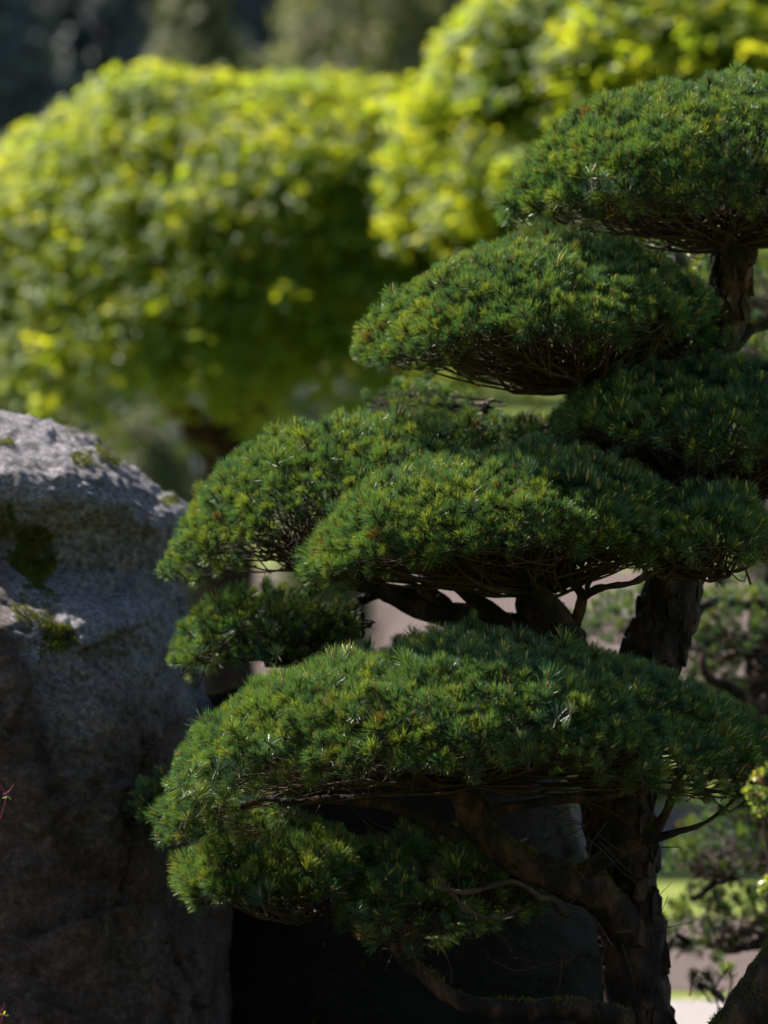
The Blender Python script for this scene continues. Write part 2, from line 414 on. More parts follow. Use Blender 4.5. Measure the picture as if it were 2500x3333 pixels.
# ------------------------------------------------------------------ domes: pads, crowns
class Dome:
    """an umbrella of foliage. cx, top: apex pixel; L, R: left and right tips; fy: front rim pixel; d: distance; ry: half depth (m)"""
    def __init__(s, cx, top, L, R, fy, d, ry, e=0.55, lump=0.03, seed=0, lf=5.0, rim=0.045, tilt=0.0):
        s.rim = rim; s.tilt = tilt
        s.d = d; s.c = P(cx, top, d); s.L = P(*L, d); s.R = P(*R, d); s.fz = P(cx, fy, d - ry)[2]
        s.ry = ry; s.e = e; s.lump = lump; s.seed = seed; s.lf = lf
    def pt(s, r, th, k=1.0):
        r = np.asarray(r); th = np.asarray(th); c = np.cos(th); sn = np.sin(th)
        hw = np.where(c < 0, s.c[0] - s.L[0], s.R[0] - s.c[0])
        zt = np.where(c < 0, s.L[2], s.R[2]); zr = zt * c * c + s.fz * (1 - c * c) + s.rim * vn(np.stack([c * 2.6, sn * 2.6, np.full_like(c, s.seed * 1.7)], -1), 91) + s.tilt * (np.maximum(sn, 0) - np.maximum(-sn, 0))
        x = s.c[0] + hw * r * c; y = s.d + s.ry * r * sn
        z = zr + (s.c[2] - zr) * np.maximum(1 - r ** 2, 0) ** s.e
        p = np.stack([x, y, z], -1)
        if s.lump:
            q = fbm(p * s.lf, s.seed, 3) * 1.9 * s.lump
            o = p - np.array([s.c[0], s.d, s.c[2] - 0.75 * (s.c[2] - s.fz)]); o /= np.linalg.norm(o, axis=-1, keepdims=True) + 1e-9
            p = p + o * q[..., None]
        if k != 1.0:
            c0 = np.array([s.c[0], s.d, s.fz]); p = c0 + (p - c0) * k
        return p
    def normal(s, r, th):
        e = 0.01
        r = np.clip(r, 0.02, 0.985)
        a = s.pt(r + e, th) - s.pt(r - e, th); b = s.pt(r, th + 0.02) - s.pt(r, th - 0.02)
        n = np.cross(a, b); n /= np.linalg.norm(n, axis=-1, keepdims=True) + 1e-9
        return n * np.where(n[..., 2:3] < 0, -1, 1)
    def sample(s, n, sp, r_, back=1.3):
        """dart throwing on the surface with spacing sp"""
        r = np.sqrt(r_.random(n)); r = np.where(r_.random(n) < 0.30, 1 - (1 - r) * 0.35, r); th = r_.random(n) * 2 * math.pi
        p = s.pt(r, th); keep = []; grid = {}
        sp_i = np.where(np.sin(th) > 0.35, sp * back, sp)
        for i in range(n):
            q = p[i]; rad = sp_i[i]; key = (int(q[0] // 0.05), int(q[1] // 0.05), int(q[2] // 0.05)) if sp < 0.06 else (int(q[0] // (sp * 2)), int(q[1] // (sp * 2)), int(q[2] // (sp * 2)))
            ok = True
            for a in (-1, 0, 1):
                for b in (-1, 0, 1):
                    for c in (-1, 0, 1):
                        for j in grid.get((key[0] + a, key[1] + b, key[2] + c), ()):
                            dd = p[j] - q
                            if dd[0] * dd[0] + dd[1] * dd[1] + dd[2] * dd[2] < rad * rad: ok = False; break
                        if not ok: break
                    if not ok: break
                if not ok: break
            if ok: keep.append(i); grid.setdefault(key, []).append(i)
        return r[keep], th[keep]

HERO = []       # candidate tufts that become objects of their own: (size in view, pad, matrix, mesh)

def foliage_pad(tree, dome, stem, name='foliage_pad', sp=0.030, nb=46, seed=0, gaps=0.0, label=None, hero=True, up=0.45, scale=0.86, sub=5, inner=0.55):
    r_ = np.random.default_rng(1000 + seed)
    area = (dome.R[0] - dome.L[0]) * dome.ry * 3.0
    r, th = dome.sample(int(area / sp ** 2 * 4.5) + 60, sp, r_)
    p = dome.pt(r, th); n = dome.normal(r, th)
    if gaps:
        k = fbm(p * 7.0, seed + 50, 2) > (-0.62 + gaps); r, th, p, n = r[k], th[k], p[k], n[k]
    out = np.stack([np.cos(th) * r, np.sin(th) * r, np.zeros_like(r)], -1)
    dr = n * 0.75 + np.array([0, 0, up]) + out * 0.35 * (r[:, None] > 0.8) + r_.normal(size=n.shape) * 0.22
    p = p - n * (r_.random(len(p)) ** 1.5 * 0.035)[:, None]
    big = r_.random(len(p)) < 0.07
    scl = scale * (0.72 + 0.40 * r_.random(len(p)) + 0.22 * fbm(p * 9, seed + 3, 2)) * np.where(big, 1.35, 1.0)
    p = p + dr / np.linalg.norm(dr, axis=1, keepdims=True) * (big * r_.random(len(p)) * 0.022)[:, None]
    # overhanging tufts round the rim and older, shaded tufts inside
    m = int(len(p) * 0.16); th2 = r_.random(m) * 2 * math.pi; r2 = 0.93 + 0.07 * r_.random(m)
    p2 = dome.pt(r2, th2); out2 = np.stack([np.cos(th2), np.sin(th2), np.zeros(m)], -1)
    deep = r_.random(m) < 0.35; p2 = np.where(deep[:, None], dome.pt(0.70 + 0.25 * r2 * r_.random(m), th2), p2)
    p2[:, 2] = np.where(deep, dome.pt(np.full(m, 0.995), th2)[:, 2] - r_.random(m) * 0.055, p2[:, 2] - r_.random(m) * 0.035); d2 = out2 + np.array([0, 0, -0.12]) + r_.normal(size=out2.shape) * 0.28
    p2 -= out2 * (r_.random(m) * 0.03)[:, None]
    m3 = int(len(p) * inner); th3 = r_.random(m3) * 2 * math.pi; r3 = np.sqrt(r_.random(m3)) * 0.97
    p3 = dome.pt(r3, th3) - dome.normal(r3, th3) * (0.04 + 0.03 * r_.random(m3))[:, None]
    d3 = dome.normal(r3, th3) + r_.normal(size=(m3, 3)) * 0.5
    p = np.concatenate([p, p2, p3]); dr = np.concatenate([dr, d2, d3]); scl = np.concatenate([scl, scale * (0.8 + 0.3 * r_.random(m)), scale * (0.7 + 0.3 * r_.random(m3))])
    front = np.concatenate([np.sin(th), np.sin(th2), np.ones(m3)])
    R = rotmats(dr, r_.random(len(p)) * 6.283)
    # branch fan: from the stem out and up to the rim, then twigs to the shell
    nb = int(nb * 2.0); mb = MB(); st = P(*stem); ang = np.sort(r_.random(nb)) * 2 * math.pi
    for i in range(nb):
        a = ang[i] + 0.05 * r_.normal(); re = 0.50 + 0.47 * r_.random()
        thick = i % 9 == 0
        end = dome.pt(np.array([re]), np.array([a]))[0]; end = end - np.array([0, 0, 0.02 + 0.03 * r_.random()])
        rimz = dome.pt(np.array([0.999]), np.array([a]))[0][2]
        if i % 3: end[2] = min(end[2], rimz + 0.07 * r_.random())
        s0 = st + r_.normal(size=3) * np.array([0.035, 0.035, 0]) + np.array([0, 0, 0.10 * r_.random() ** 1.5])
        q1 = s0 + (end - s0) * (0.25 + 0.1 * r_.random()); q2 = s0 + (end - s0) * (0.6 + 0.12 * r_.random())
        q1[2] = s0[2] + (q1[2] - s0[2]) * 0.15; q2[2] = s0[2] + (end[2] - s0[2]) * (0.30 + 0.15 * r_.random())
        q1 += r_.normal(size=3) * np.array([0.03, 0.03, 0.010]); q2 += r_.normal(size=3) * np.array([0.035, 0.035, 0.013])
        r0 = (0.0055 + 0.002 * r_.random()) if thick else (0.0030 + 0.0022 * r_.random())
        pts, rd = smoothpath([s0, q1, q2, end], [r0 * 1.25, r0, r0 * 0.75, r0 * 0.4], 5, 0.009, seed + i)
        tube(mb, pts, rd, 5 if thick else 4, cap=False)
        for j in range(sub):
            t = 0.30 + 0.65 * r_.random(); b = pts[int(t * (len(pts) - 1))]
            a2 = a + 0.42 * r_.normal(); r2_ = min(0.97, max(0.1, (t * re) + 0.08 + 0.34 * r_.random()))
            e2 = dome.pt(np.array([r2_]), np.array([a2]))[0] - np.array([0, 0, 0.015 + 0.05 * r_.random() ** 2])
            if j % 2 == 0: e2[2] = e2[2] * 0.4 + 0.6 * min(e2[2], max(b[2], rimz + 0.01))
            mid = (b + e2) / 2 + np.array([0, 0, -0.015]) + r_.normal(size=3) * 0.016
            pp, rr = smoothpath([b, mid, e2], [0.0028, 0.0022, 0.0013], 3, 0.010, seed + i + j)
            tube(mb, pp, rr, 3, cap=False)
    pad = mb.build(name, M['twig'], tree)
    if label: pad['label'] = label
    sel = np.ones(len(p), bool)
    if hero:
        cand = np.where((front < -0.1) & (np.arange(len(p)) < len(r)))[0]
        cand = r_.permutation(cand)[:int(hero * 0.64)]
        for i in cand:
            sel[i] = False
            o = bpy.data.objects.new('needle_tuft', TUFTS[int(r_.integers(0, len(TUFTS)))]); COL.objects.link(o); o.parent = pad
            mtx = np.eye(4); mtx[:3, :3] = R[i] * scl[i]; mtx[:3, 3] = p[i]; o.matrix_local = Matrix(mtx.tolist())
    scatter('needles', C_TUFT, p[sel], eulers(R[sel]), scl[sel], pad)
    return pad

def limb(parent, name, pts, mtl='bark', k=10, n=8, wig=0.012, lump=0.006, seed=0, freq=22, moss=0, label=None):
    """pts: (px, py, d, radius in photograph pixels)"""
    q = [P(a, b, c) for a, b, c, _ in pts]; rd = [x * S(c) for _, _, c, x in pts]
    path, rr = smoothpath(q, rd, n, wig, seed)
    mb = MB(); tube(mb, path, rr, k, lump=lump, seed=seed, freq=freq)
    o = mb.build(name, M[mtl], parent)
    if label: o['label'] = label
    if moss: moss_on(o, moss, seed)
    return o

def moss_on(o, count, seed=0, up=0.15, lng=0.012, mask=None, name='moss'):
    """short moss blades standing on the upward faces of a mesh"""
    me = o.data; nf = len(me.polygons); r_ = np.random.default_rng(4000 + seed)
    c = np.zeros(nf * 3); me.polygons.foreach_get('center', c); c = c.reshape(-1, 3)
    nn = np.zeros(nf * 3); me.polygons.foreach_get('normal', nn); nn = nn.reshape(-1, 3)
    ar = np.zeros(nf); me.polygons.foreach_get('area', ar)
    wt = ar * np.clip(nn[:, 2] - up, 0, 1) * (fbm(c * 9, seed + 3, 3) > -0.12)
    if mask is not None: wt = ar * mask(c, nn)
    if wt.sum() <= 0: return
    i = r_.choice(nf, count, p=wt / wt.sum())
    b = c[i] + np.cross(nn[i], r_.normal(size=(count, 3))) * (np.sqrt(ar[i]) * 0.5)[:, None]
    thick = np.clip(fbm(b * 14, seed + 9, 2) + 0.6, 0.2, 1.4)
    d = nn[i] * 0.8 + np.array([0, 0, 0.3]) + r_.normal(size=(count, 3)) * 0.5; d /= np.linalg.norm(d, axis=1, keepdims=True)
    s = np.cross(d, r_.normal(size=(count, 3))); s /= np.linalg.norm(s, axis=1, keepdims=True)
    ln = (lng * (0.5 + r_.random(count)) * thick)[:, None]
    v = np.stack([b - s * 0.0016, b + s * 0.0016, b + d * ln], 1).reshape(-1, 3)
    mb = MB(); mb.add(v, [(3 * j, 3 * j + 1, 3 * j + 2) for j in range(count)])
    m = mb.build(name, M['moss'], o, False); m['kind'] = 'stuff'
    return m

# ------------------------------------------------------------------ the pine
pine = empty('pine_tree'); tag(pine, 'cloud-pruned pine with rounded needle pads, in sharp focus beside the grey boulder', 'pine')
trunk = limb(pine, 'trunk', [(2120, 3950, 10.15, 150), (2085, 3333, 10.15, 112), (2055, 2950, 10.15, 100), (2010, 2650, 10.15, 112), (2075, 2300, 10.2, 104), (2165, 2000, 10.25, 95),
                             (2250, 1700, 10.3, 80), (2310, 1250, 10.3, 68), (2375, 950, 10.3, 60), (2385, 760, 10.25, 54), (2360, 560, 10.2, 26)], k=36, n=22, lump=0.022, freq=16, wig=0.01, seed=3, moss=2500)
def bark_plates(tr, count, seed):
    me = tr.data; r_ = np.random.default_rng(seed); nf = len(me.polygons)
    c = np.zeros(nf * 3); me.polygons.foreach_get('center', c); c = c.reshape(-1, 3)
    nn = np.zeros(nf * 3); me.polygons.foreach_get('normal', nn); nn = nn.reshape(-1, 3)
    ok = np.where((nn[:, 1] < 0.3) & (c[:, 2] > 0.1))[0]; mb = MB()
    for i in r_.choice(ok, count):
        n_ = nn[i]; t = np.cross([0, 0, 1.0], n_); t /= np.linalg.norm(t); u = np.cross(n_, t)
        w_ = 0.010 + 0.018 * r_.random(); h_ = w_ * (1.0 + 1.2 * r_.random()); k = 7; lift = 0.002 + 0.006 * r_.random()
        ring = []
        for j in range(k):
            a = 2 * math.pi * j / k; q = 0.75 + 0.4 * r_.random()
            ring.append(c[i] + t * math.cos(a) * w_ * q + u * math.sin(a) * h_ * q)
        ring = np.array(ring); v = np.concatenate([ring + n_ * (lift + 0.003 * r_.normal(size=(k, 1))), ring - n_ * 0.012])
        f = [tuple(range(k))] + [(j, j + k, (j + 1) % k + k, (j + 1) % k) for j in range(k)]
        mb.add(v, f)
    o = mb.build('bark_plates', M['bark'], tr, False); o['kind'] = 'stuff'
bark_plates(trunk, 420, 77)

limb(pine, 'limb', [(2050, 3060, 10.1, 70), (1930, 2910, 10.0, 62), (1770, 2850, 9.9, 56), (1620, 2760, 9.85, 50), (1530, 2640, 9.8, 44), (1530, 2520, 9.8, 38), (1600, 2420, 9.8, 26)], k=18, n=10, lump=0.012, seed=11, moss=3000)
limb(pine, 'limb', [(1870, 2850, 9.95, 34), (1960, 2800, 9.9, 26), (2090, 2735, 9.85, 21), (2160, 2660, 9.8, 17), (2195, 2560, 9.78, 12), (2240, 2470, 9.75, 8), (2290, 2400, 9.7, 3)], seed=12, moss=400)
limb(pine, 'limb', [(2090, 2735, 9.85, 18), (2200, 2715, 9.85, 11), (2300, 2680, 9.9, 7), (2390, 2600, 9.9, 5), (2440, 2500, 9.85, 2)], seed=13)
limb(pine, 'limb', [(1560, 2640, 9.8, 36), (1430, 2560, 9.75, 30), (1350, 2520, 9.75, 24), (1230, 2490, 9.75, 14)], seed=14, moss=500)
limb(pine, 'limb', [(1490, 2720, 9.8, 26), (1380, 2650, 9.75, 22), (1150, 2610, 9.7, 18), (950, 2600, 9.7, 14), (780, 2640, 9.75, 9)], seed=15, wig=0.02)
limb(pine, 'limb', [(1600, 2640, 9.75, 22), (1740, 2630, 9.65, 18), (1870, 2600, 9.6, 15), (2010, 2590, 9.6, 12), (2130, 2540, 9.6, 8)], seed=16, wig=0.02)
limb(pine, 'limb', [(1560, 2480, 9.75, 22), (1760, 2455, 9.6, 18), (1950, 2440, 9.55, 14), (2100, 2480, 9.5, 8)], seed=17, wig=0.02)
stem2 = limb(pine, 'stem', [(2040, 2560, 10.2, 80), (1900, 2300, 10.25, 75), (1810, 2060, 10.2, 70), (1740, 1930, 10.15, 62), (1800, 1720, 10.3, 56), (1885, 1450, 10.3, 54), (1915, 1330, 10.2, 52), (1895, 1190, 10.15, 46), (1850, 1050, 10.1, 22)],
             k=22, n=14, lump=0.016, seed=18, moss=900, label='dark secondary stem rising through the pads')
limb(pine, 'limb', [(1815, 2060, 10.2, 50), (1640, 2030, 10.2, 46), (1480, 2010, 10.25, 42), (1330, 1950, 10.3, 34), (1180, 1900, 10.35, 28), (1050, 1850, 10.4, 16)], k=14, seed=19, lump=0.010, moss=700)
limb(pine, 'limb', [(1480, 2005, 10.25, 30), (1380, 1930, 10.3, 24), (1230, 1930, 10.4, 18), (1100, 1990, 10.5, 15), (930, 2080, 10.6, 10)], seed=20)
limb(pine, 'limb', [(1640, 2030, 10.15, 34), (1560, 1960, 10.1, 28), (1470, 1900, 10.0, 18), (1380, 1840, 9.9, 10)], seed=34)
limb(pine, 'limb', [(1760, 1960, 10.1, 44), (1700, 1890, 9.95, 34), (1640, 1800, 9.85, 22), (1560, 1720, 9.8, 12)], k=14, seed=21, lump=0.01)
limb(pine, 'limb', [(1880, 2080, 9.95, 34), (1810, 1990, 9.85, 32), (1750, 1900, 9.8, 24), (1760, 1800, 9.8, 12)], seed=22, k=12)
limb(pine, 'limb', [(1860, 2060, 9.9, 22), (1900, 1960, 9.85, 18), (1880, 1900, 9.8, 13), (1850, 1830, 9.8, 8)], seed=23, wig=0.02)
limb(pine, 'limb', [(1895, 1950, 9.85, 15), (1990, 1905, 9.75, 12), (2060, 1880, 9.7, 10), (2170, 1850, 9.75, 7)], seed=24, wig=0.025)
limb(pine, 'limb', [(1930, 1930, 9.8, 10), (1960, 1880, 9.75, 8), (2020, 1850, 9.7, 6)], seed=33, wig=0.02)
limb(pine, 'limb', [(2280, 1250, 10.2, 36), (2190, 1215, 10.15, 26), (2080, 1180, 10.1, 24), (1980, 1200, 10.1, 28), (1900, 1240, 10.1, 32)], seed=25, moss=1400, wig=0.03, k=12)
limb(pine, 'limb', [(2350, 1170, 10.35, 26), (2430, 1080, 10.4, 22), (2560, 1040, 10.5, 18)], seed=26, moss=300)
limb(pine, 'limb', [(2300, 1640, 10.35, 40), (2330, 1560, 10.45, 30), (2300, 1480, 10.5, 20)], seed=27)
limb(pine, 'limb', [(1690, 2880, 9.95, 30), (1480, 2880, 9.95, 24), (1250, 2860, 9.9, 20), (1050, 2850, 9.85, 16), (880, 2840, 9.85, 10)], seed=28)
limb(pine, 'limb', [(2030, 3330, 10.05, 55), (1850, 3290, 9.95, 34), (1640, 3290, 9.9, 30), (1450, 3230, 9.9, 28), (1300, 3110, 9.95, 22), (1210, 2990, 10.0, 14)], seed=29, moss=900, k=12, lump=0.012)
limb(pine, 'limb', [(1850, 2970, 10.0, 12), (1700, 2890, 9.7, 10), (1560, 2880, 9.6, 8), (1420, 2900, 9.6, 6)], seed=35, mtl='twig', wig=0.02)
limb(pine, 'limb', [(1700, 2940, 9.7, 7), (1560, 2990, 9.6, 6), (1450, 2900, 9.6, 6), (1390, 2830, 9.6, 4)], seed=36, mtl='twig', wig=0.02)
limb(pine, 'limb', [(1915, 1360, 10.25, 26), (1800, 1400, 10.5, 20), (1600, 1400, 10.8, 16), (1400, 1370, 10.9, 10)], seed=30)
limb(pine, 'limb', [(1250, 2780, 10.3, 16), (900, 2700, 10.4, 12), (600, 2680, 10.5, 8)], seed=31)
limb(pine, 'limb', [(1800, 1720, 10.3, 30), (1600, 1620, 10.3, 28), (1400, 1600, 10.35, 22), (1200, 1640, 10.4, 14)], seed=32)

mb = MB(); r_ = np.random.default_rng(41)
for k in range(90):
    b = P(r_.uniform(1250, 2150), r_.uniform(2560, 3150), r_.uniform(9.6, 10.2)); d = r_.normal(size=3) * np.array([1, 0.6, 0.5]); d /= np.linalg.norm(d); L = 0.06 + 0.14 * r_.random()
    pp, rr = smoothpath([b, b + d * L * 0.5 + r_.normal(size=3) * 0.012, b + d * L + r_.normal(size=3) * 0.02], [0.0022, 0.0016, 0.0008], 4, 0.01, k); tube(mb, pp, rr, 3, cap=False)
o = mb.build('dead_twigs', M['twig'], pine); o['kind'] = 'stuff'
PADS = [  # label, dome, stem(px,py,d), options
 ('topmost pad on the right, lit on its crown', Dome(2340, 265, (1645, 690), (3050, 690), 690, 10.2, 0.50, 0.56, 0.030, 1), (2375, 800, 10.25), dict(nb=64, sp=0.0222, hero=45, gaps=0.05)),
 ('second pad from the top, bare twigs beneath', Dome(1780, 775, (1175, 1160), (2310, 1010), 1075, 10.05, 0.46, 0.72, 0.025, 2), (1885, 1275, 10.15), dict(nb=70, sp=0.0222, hero=45, gaps=0.05)),
 ('shaded right end of the second pad near the trunk', Dome(2130, 900, (1910, 1120), (2340, 1130), 1165, 10.3, 0.28, 0.5, 0.03, 15), (2160, 1215, 10.3), dict(nb=24, sp=0.031, hero=8, gaps=0.1)),
 ('small shaded pad tucked under the second pad', Dome(1300, 1230, (1185, 1330), (1600, 1400), 1380, 10.85, 0.22, 0.5, 0.02, 3), (1600, 1410, 10.8), dict(nb=36, sp=0.042, hero=8, gaps=0.3)),
 ('blue-green shaded pad at the right edge', Dome(2330, 1205, (1830, 1400), (2950, 1430), 1480, 10.1, 0.45, 0.50, 0.035, 4), (2330, 1620, 10.2), dict(nb=46, sp=0.031, hero=40, gaps=0.1, scale=1.05)),
 ('flat shaded pad joining the centre pads', Dome(1760, 1345, (1480, 1420), (2120, 1450), 1450, 10.5, 0.25, 0.5, 0.04, 14), (1850, 1500, 10.5), dict(nb=22, sp=0.04, hero=12, gaps=0.15, scale=0.98)),
 ('left pad sloping down to the boulder', Dome(1270, 1335, (535, 1890), (1750, 1560), 1610, 10.2, 0.40, 0.62, 0.030, 5), (1180, 1880, 10.35), dict(nb=54, sp=0.0245, hero=40)),
 ('centre pad with a bright clipped dome', Dome(1640, 1455, (965, 1880), (2260, 1760), 1790, 9.85, 0.45, 0.58, 0.028, 6), (1740, 1925, 9.95), dict(nb=76, sp=0.0222, hero=50)),
 ('dark lobe at the right end of the centre pad', Dome(2260, 1590, (2020, 1790), (2500, 1780), 1820, 9.8, 0.26, 0.5, 0.035, 7), (2230, 1890, 9.9), dict(nb=22, sp=0.027, hero=20, gaps=0.05, scale=1.05)),
 ('small tufty pad beside the boulder', Dome(880, 1915, (565, 2160), (1110, 2060), 2130, 10.3, 0.22, 0.62, 0.03, 8), (960, 2170, 10.25), dict(nb=26, sp=0.027, hero=14, gaps=0.1)),
 ('sparse twiggy tail of the small pad beside the boulder', Dome(1090, 1925, (960, 2040), (1200, 2050), 2070, 10.4, 0.20, 0.55, 0.04, 16), (1120, 2090, 10.4), dict(nb=22, sp=0.036, hero=6, gaps=0.25)),
 ('largest low pad spreading across the front', Dome(1460, 2095, (560, 2730), (2560, 2640), 2495, 9.75, 0.60, 0.42, 0.045, 9), (1520, 2560, 9.8), dict(nb=48, sp=0.0245, hero=110, gaps=0.05, scale=0.92)),
 ('low pad under the largest one, lit on its left end', Dome(820, 2690, (545, 2890), (1230, 2880), 2960, 9.95, 0.28, 0.45, 0.03, 10), (960, 2990, 9.95), dict(nb=26, sp=0.0245, hero=35, scale=0.98)),
 ('bluish pad behind the lowest left rim', Dome(600, 2500, (415, 2660), (900, 2650), 2700, 10.4, 0.25, 0.5, 0.03, 11), (700, 2700, 10.45), dict(nb=14, sp=0.04, hero=6)),
 ('sparse dark pad deep in the shade', Dome(1380, 2740, (1080, 2980), (1760, 2970), 3080, 10.0, 0.28, 0.5, 0.05, 12), (1400, 3000, 9.95), dict(nb=24, sp=0.036, hero=12, gaps=0.12, scale=1.0)),
]
for i, (lab, dm, st, kw) in enumerate(PADS):
    foliage_pad(pine, dm, st, seed=20 * i + 5, label=lab, **kw)

# ------------------------------------------------------------------ boulders
def interp_rows(rows, ys):
    rows = np.array(rows, float); return [np.interp(ys, rows[:, 0], rows[:, j]) for j in range(1, rows.shape[1])]

def smooth1(a, k):
    ker = np.ones(k) / k; pad = np.pad(a, (k // 2, k // 2), mode='edge'); return np.convolve(pad, ker, 'valid')[:len(a)]

def boulder(name, rows, dref, mtl, seed, nlev=380, nang=420, amp=1.0, ridge=None, sq=0.62):
    """rows: (photo py, left px, right px, front y, back y) from top to bottom; closed loops stacked into a rock"""
    ys = np.linspace(rows[0][0], rows[-1][0], nlev)
    xl, xr, yf, yb = [smooth1(a, 13) for a in interp_rows(rows, ys)]
    th = np.linspace(0, 2 * math.pi, nang, endpoint=False); c, s = np.cos(th), np.sin(th)
    cx = np.sign(c) * np.abs(c) ** sq; sy = np.sign(s) * np.abs(s) ** sq
    V = np.zeros((nlev, nang, 3))
    for j in range(nlev):
        a = P(xl[j], ys[j], dref)[0]; b = P(xr[j], ys[j], dref)[0]; z = P(0, ys[j], dref)[2]
        V[j, :, 0] = (a + b) / 2 + (b - a) / 2 * cx; V[j, :, 1] = (yf[j] + yb[j]) / 2 + (yb[j] - yf[j]) / 2 * sy; V[j, :, 2] = z
    Q = V.reshape(-1, 3)
    px = Q[:, 0] * F / dref + 1250; py = np.repeat(ys, nang)
    brown = np.zeros(len(Q))
    if ridge is not None:
        rg = np.array(ridge, float); rx = np.interp(py, rg[:, 0], rg[:, 1]) + 25 * fbm(Q * 6, seed + 70, 3)
        on = 1 / (1 + np.exp(-(rx - px) / 14.0)); frontm = np.clip((11.3 - Q[:, 1]) / 0.4, 0, 1)
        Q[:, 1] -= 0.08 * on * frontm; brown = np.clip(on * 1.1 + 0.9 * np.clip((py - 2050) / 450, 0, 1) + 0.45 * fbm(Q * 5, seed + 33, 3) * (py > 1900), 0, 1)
    f = []
    for j in range(nlev - 1):
        for i in range(nang):
            i2 = (i + 1) % nang; f.append((j * nang + i, (j + 1) * nang + i, (j + 1) * nang + i2, j * nang + i2))
    f.append(tuple(range(nang))); 
    me = bpy.data.meshes.new(name); me.from_pydata(Q.tolist(), [], f); me.update()
    nn = np.zeros(len(Q) * 3); me.vertices.foreach_get('normal', nn); nn = nn.reshape(-1, 3)
    r_ = np.random.default_rng(seed)
    cells = Q[r_.integers(0, len(Q), 70)]; wq = Q + 0.06 * np.stack([vn(Q * 4, 1), vn(Q * 4 + 7, 2), vn(Q * 4 + 13, 3)], -1)
    dist = ((wq[:, None, :] - cells[None]) ** 2).sum(-1); ci = dist.argmin(1)
    gdir = r_.normal(size=(70, 3)); facet = ((Q - cells[ci]) * gdir[ci]).sum(-1) * 0.09 + (r_.normal(size=70) * 0.008)[ci]
    ridged = 1 - np.abs(fbm(Q * np.array([5, 5, 8.0]), seed + 5, 4)) * 2
    dsp = amp * (0.040 * fbm(Q * 2.6, seed, 3) + 0.022 * fbm(Q * np.array([7, 7, 11.0]), seed + 9, 4) + 0.014 * fbm(Q * np.array([20, 20, 30.0]), seed + 19, 3) + 0.005 * fbm(Q * 60, seed + 29, 2) - 0.012 * np.clip(ridged - 0.6, 0, 1) * 2 + facet * 0.8)
    Q = Q + nn * dsp[:, None]
    me.vertices.foreach_set('co', Q.astype(np.float32).ravel()); me.materials.append(mtl); me.update()
    a = me.attributes.new('brown', 'FLOAT', 'POINT'); a.data.foreach_set('value', brown.astype(np.float32))
    me.polygons.foreach_set('use_smooth', [True] * len(f))
    o = bpy.data.objects.new(name, me); COL.objects.link(o)
    return o

rock = boulder('boulder', [(1280, -160, 40, 11.35, 11.5), (1290, -300, 110, 11.18, 11.75), (1345, -420, 225, 11.00, 11.95), (1450, -520, 335, 10.84, 12.1), (1550, -560, 430, 10.70, 12.2),
                           (1600, -570, 490, 10.67, 12.2), (1655, -580, 565, 10.69, 12.2), (1740, -590, 565, 10.76, 12.2), (1850, -600, 550, 10.77, 12.2), (1895, -610, 540, 10.73, 12.2), (1930, -620, 540, 10.66, 12.2), (1965, -620, 540, 10.55, 12.2), (2000, -620, 545, 10.44, 12.2),
                           (2060, -630, 555, 10.37, 12.25), (2400, -650, 600, 10.30, 12.3), (3000, -700, 660, 10.24, 12.4), (3950, -760, 800, 10.15, 12.5)], 10.7, M['rock'], 5,
               ridge=[(1300, -400), (1820, -120), (1900, -10), (1990, 60), (2250, 140), (2600, 230), (3000, 330), (3333, 390), (3950, 430)])
tag(rock, 'large grey granite boulder with a sunlit top at the left edge', 'boulder')
def pmask(cx, cy, rx, ry, d=10.7, thr=0.1):
    def f(c, nn):
        px = c[:, 0] * F / c[:, 1] + 1250; py = 1666.5 + 633.5 - (c[:, 2] - CZ) / c[:, 1] * F
        q = ((px - cx) / rx) ** 2 + ((py - cy) / ry) ** 2
        return ((q + 1.1 * fbm(c * 12, 8, 3)) < 1) * (nn[:, 1] < 0.5) * (c[:, 1] < 11.6)
    return f
for k, (cx, cy, rx, ry, n, lg) in enumerate([(360, 1455, 55, 75, 2600, 0.012), (270, 1490, 35, 30, 900, 0.011), (235, 1400, 25, 16, 500, 0.01), (550, 1630, 30, 18, 500, 0.01), (15, 1440, 25, 12, 300, .01),
                                             (105, 1800, 75, 90, 3200, 0.022), (120, 1985, 70, 85, 2200, 0.012), (20, 1700, 30, 60, 900, 0.012), (190, 2080, 80, 50, 1500, 0.014)]):
    m = moss_on(rock, n, 300 + k, lng=lg, mask=pmask(cx, cy, rx, ry), name='moss')

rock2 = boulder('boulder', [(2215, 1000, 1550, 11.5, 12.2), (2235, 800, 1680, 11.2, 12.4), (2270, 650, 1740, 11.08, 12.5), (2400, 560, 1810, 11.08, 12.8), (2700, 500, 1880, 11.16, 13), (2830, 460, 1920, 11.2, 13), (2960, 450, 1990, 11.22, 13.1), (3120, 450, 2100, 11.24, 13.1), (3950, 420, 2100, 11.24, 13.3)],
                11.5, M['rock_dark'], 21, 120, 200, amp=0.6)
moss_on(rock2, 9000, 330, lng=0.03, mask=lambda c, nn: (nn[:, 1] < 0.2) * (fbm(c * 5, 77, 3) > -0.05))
tag(rock2, 'dark mossy boulder in deep shade behind the lowest branches', 'boulder')

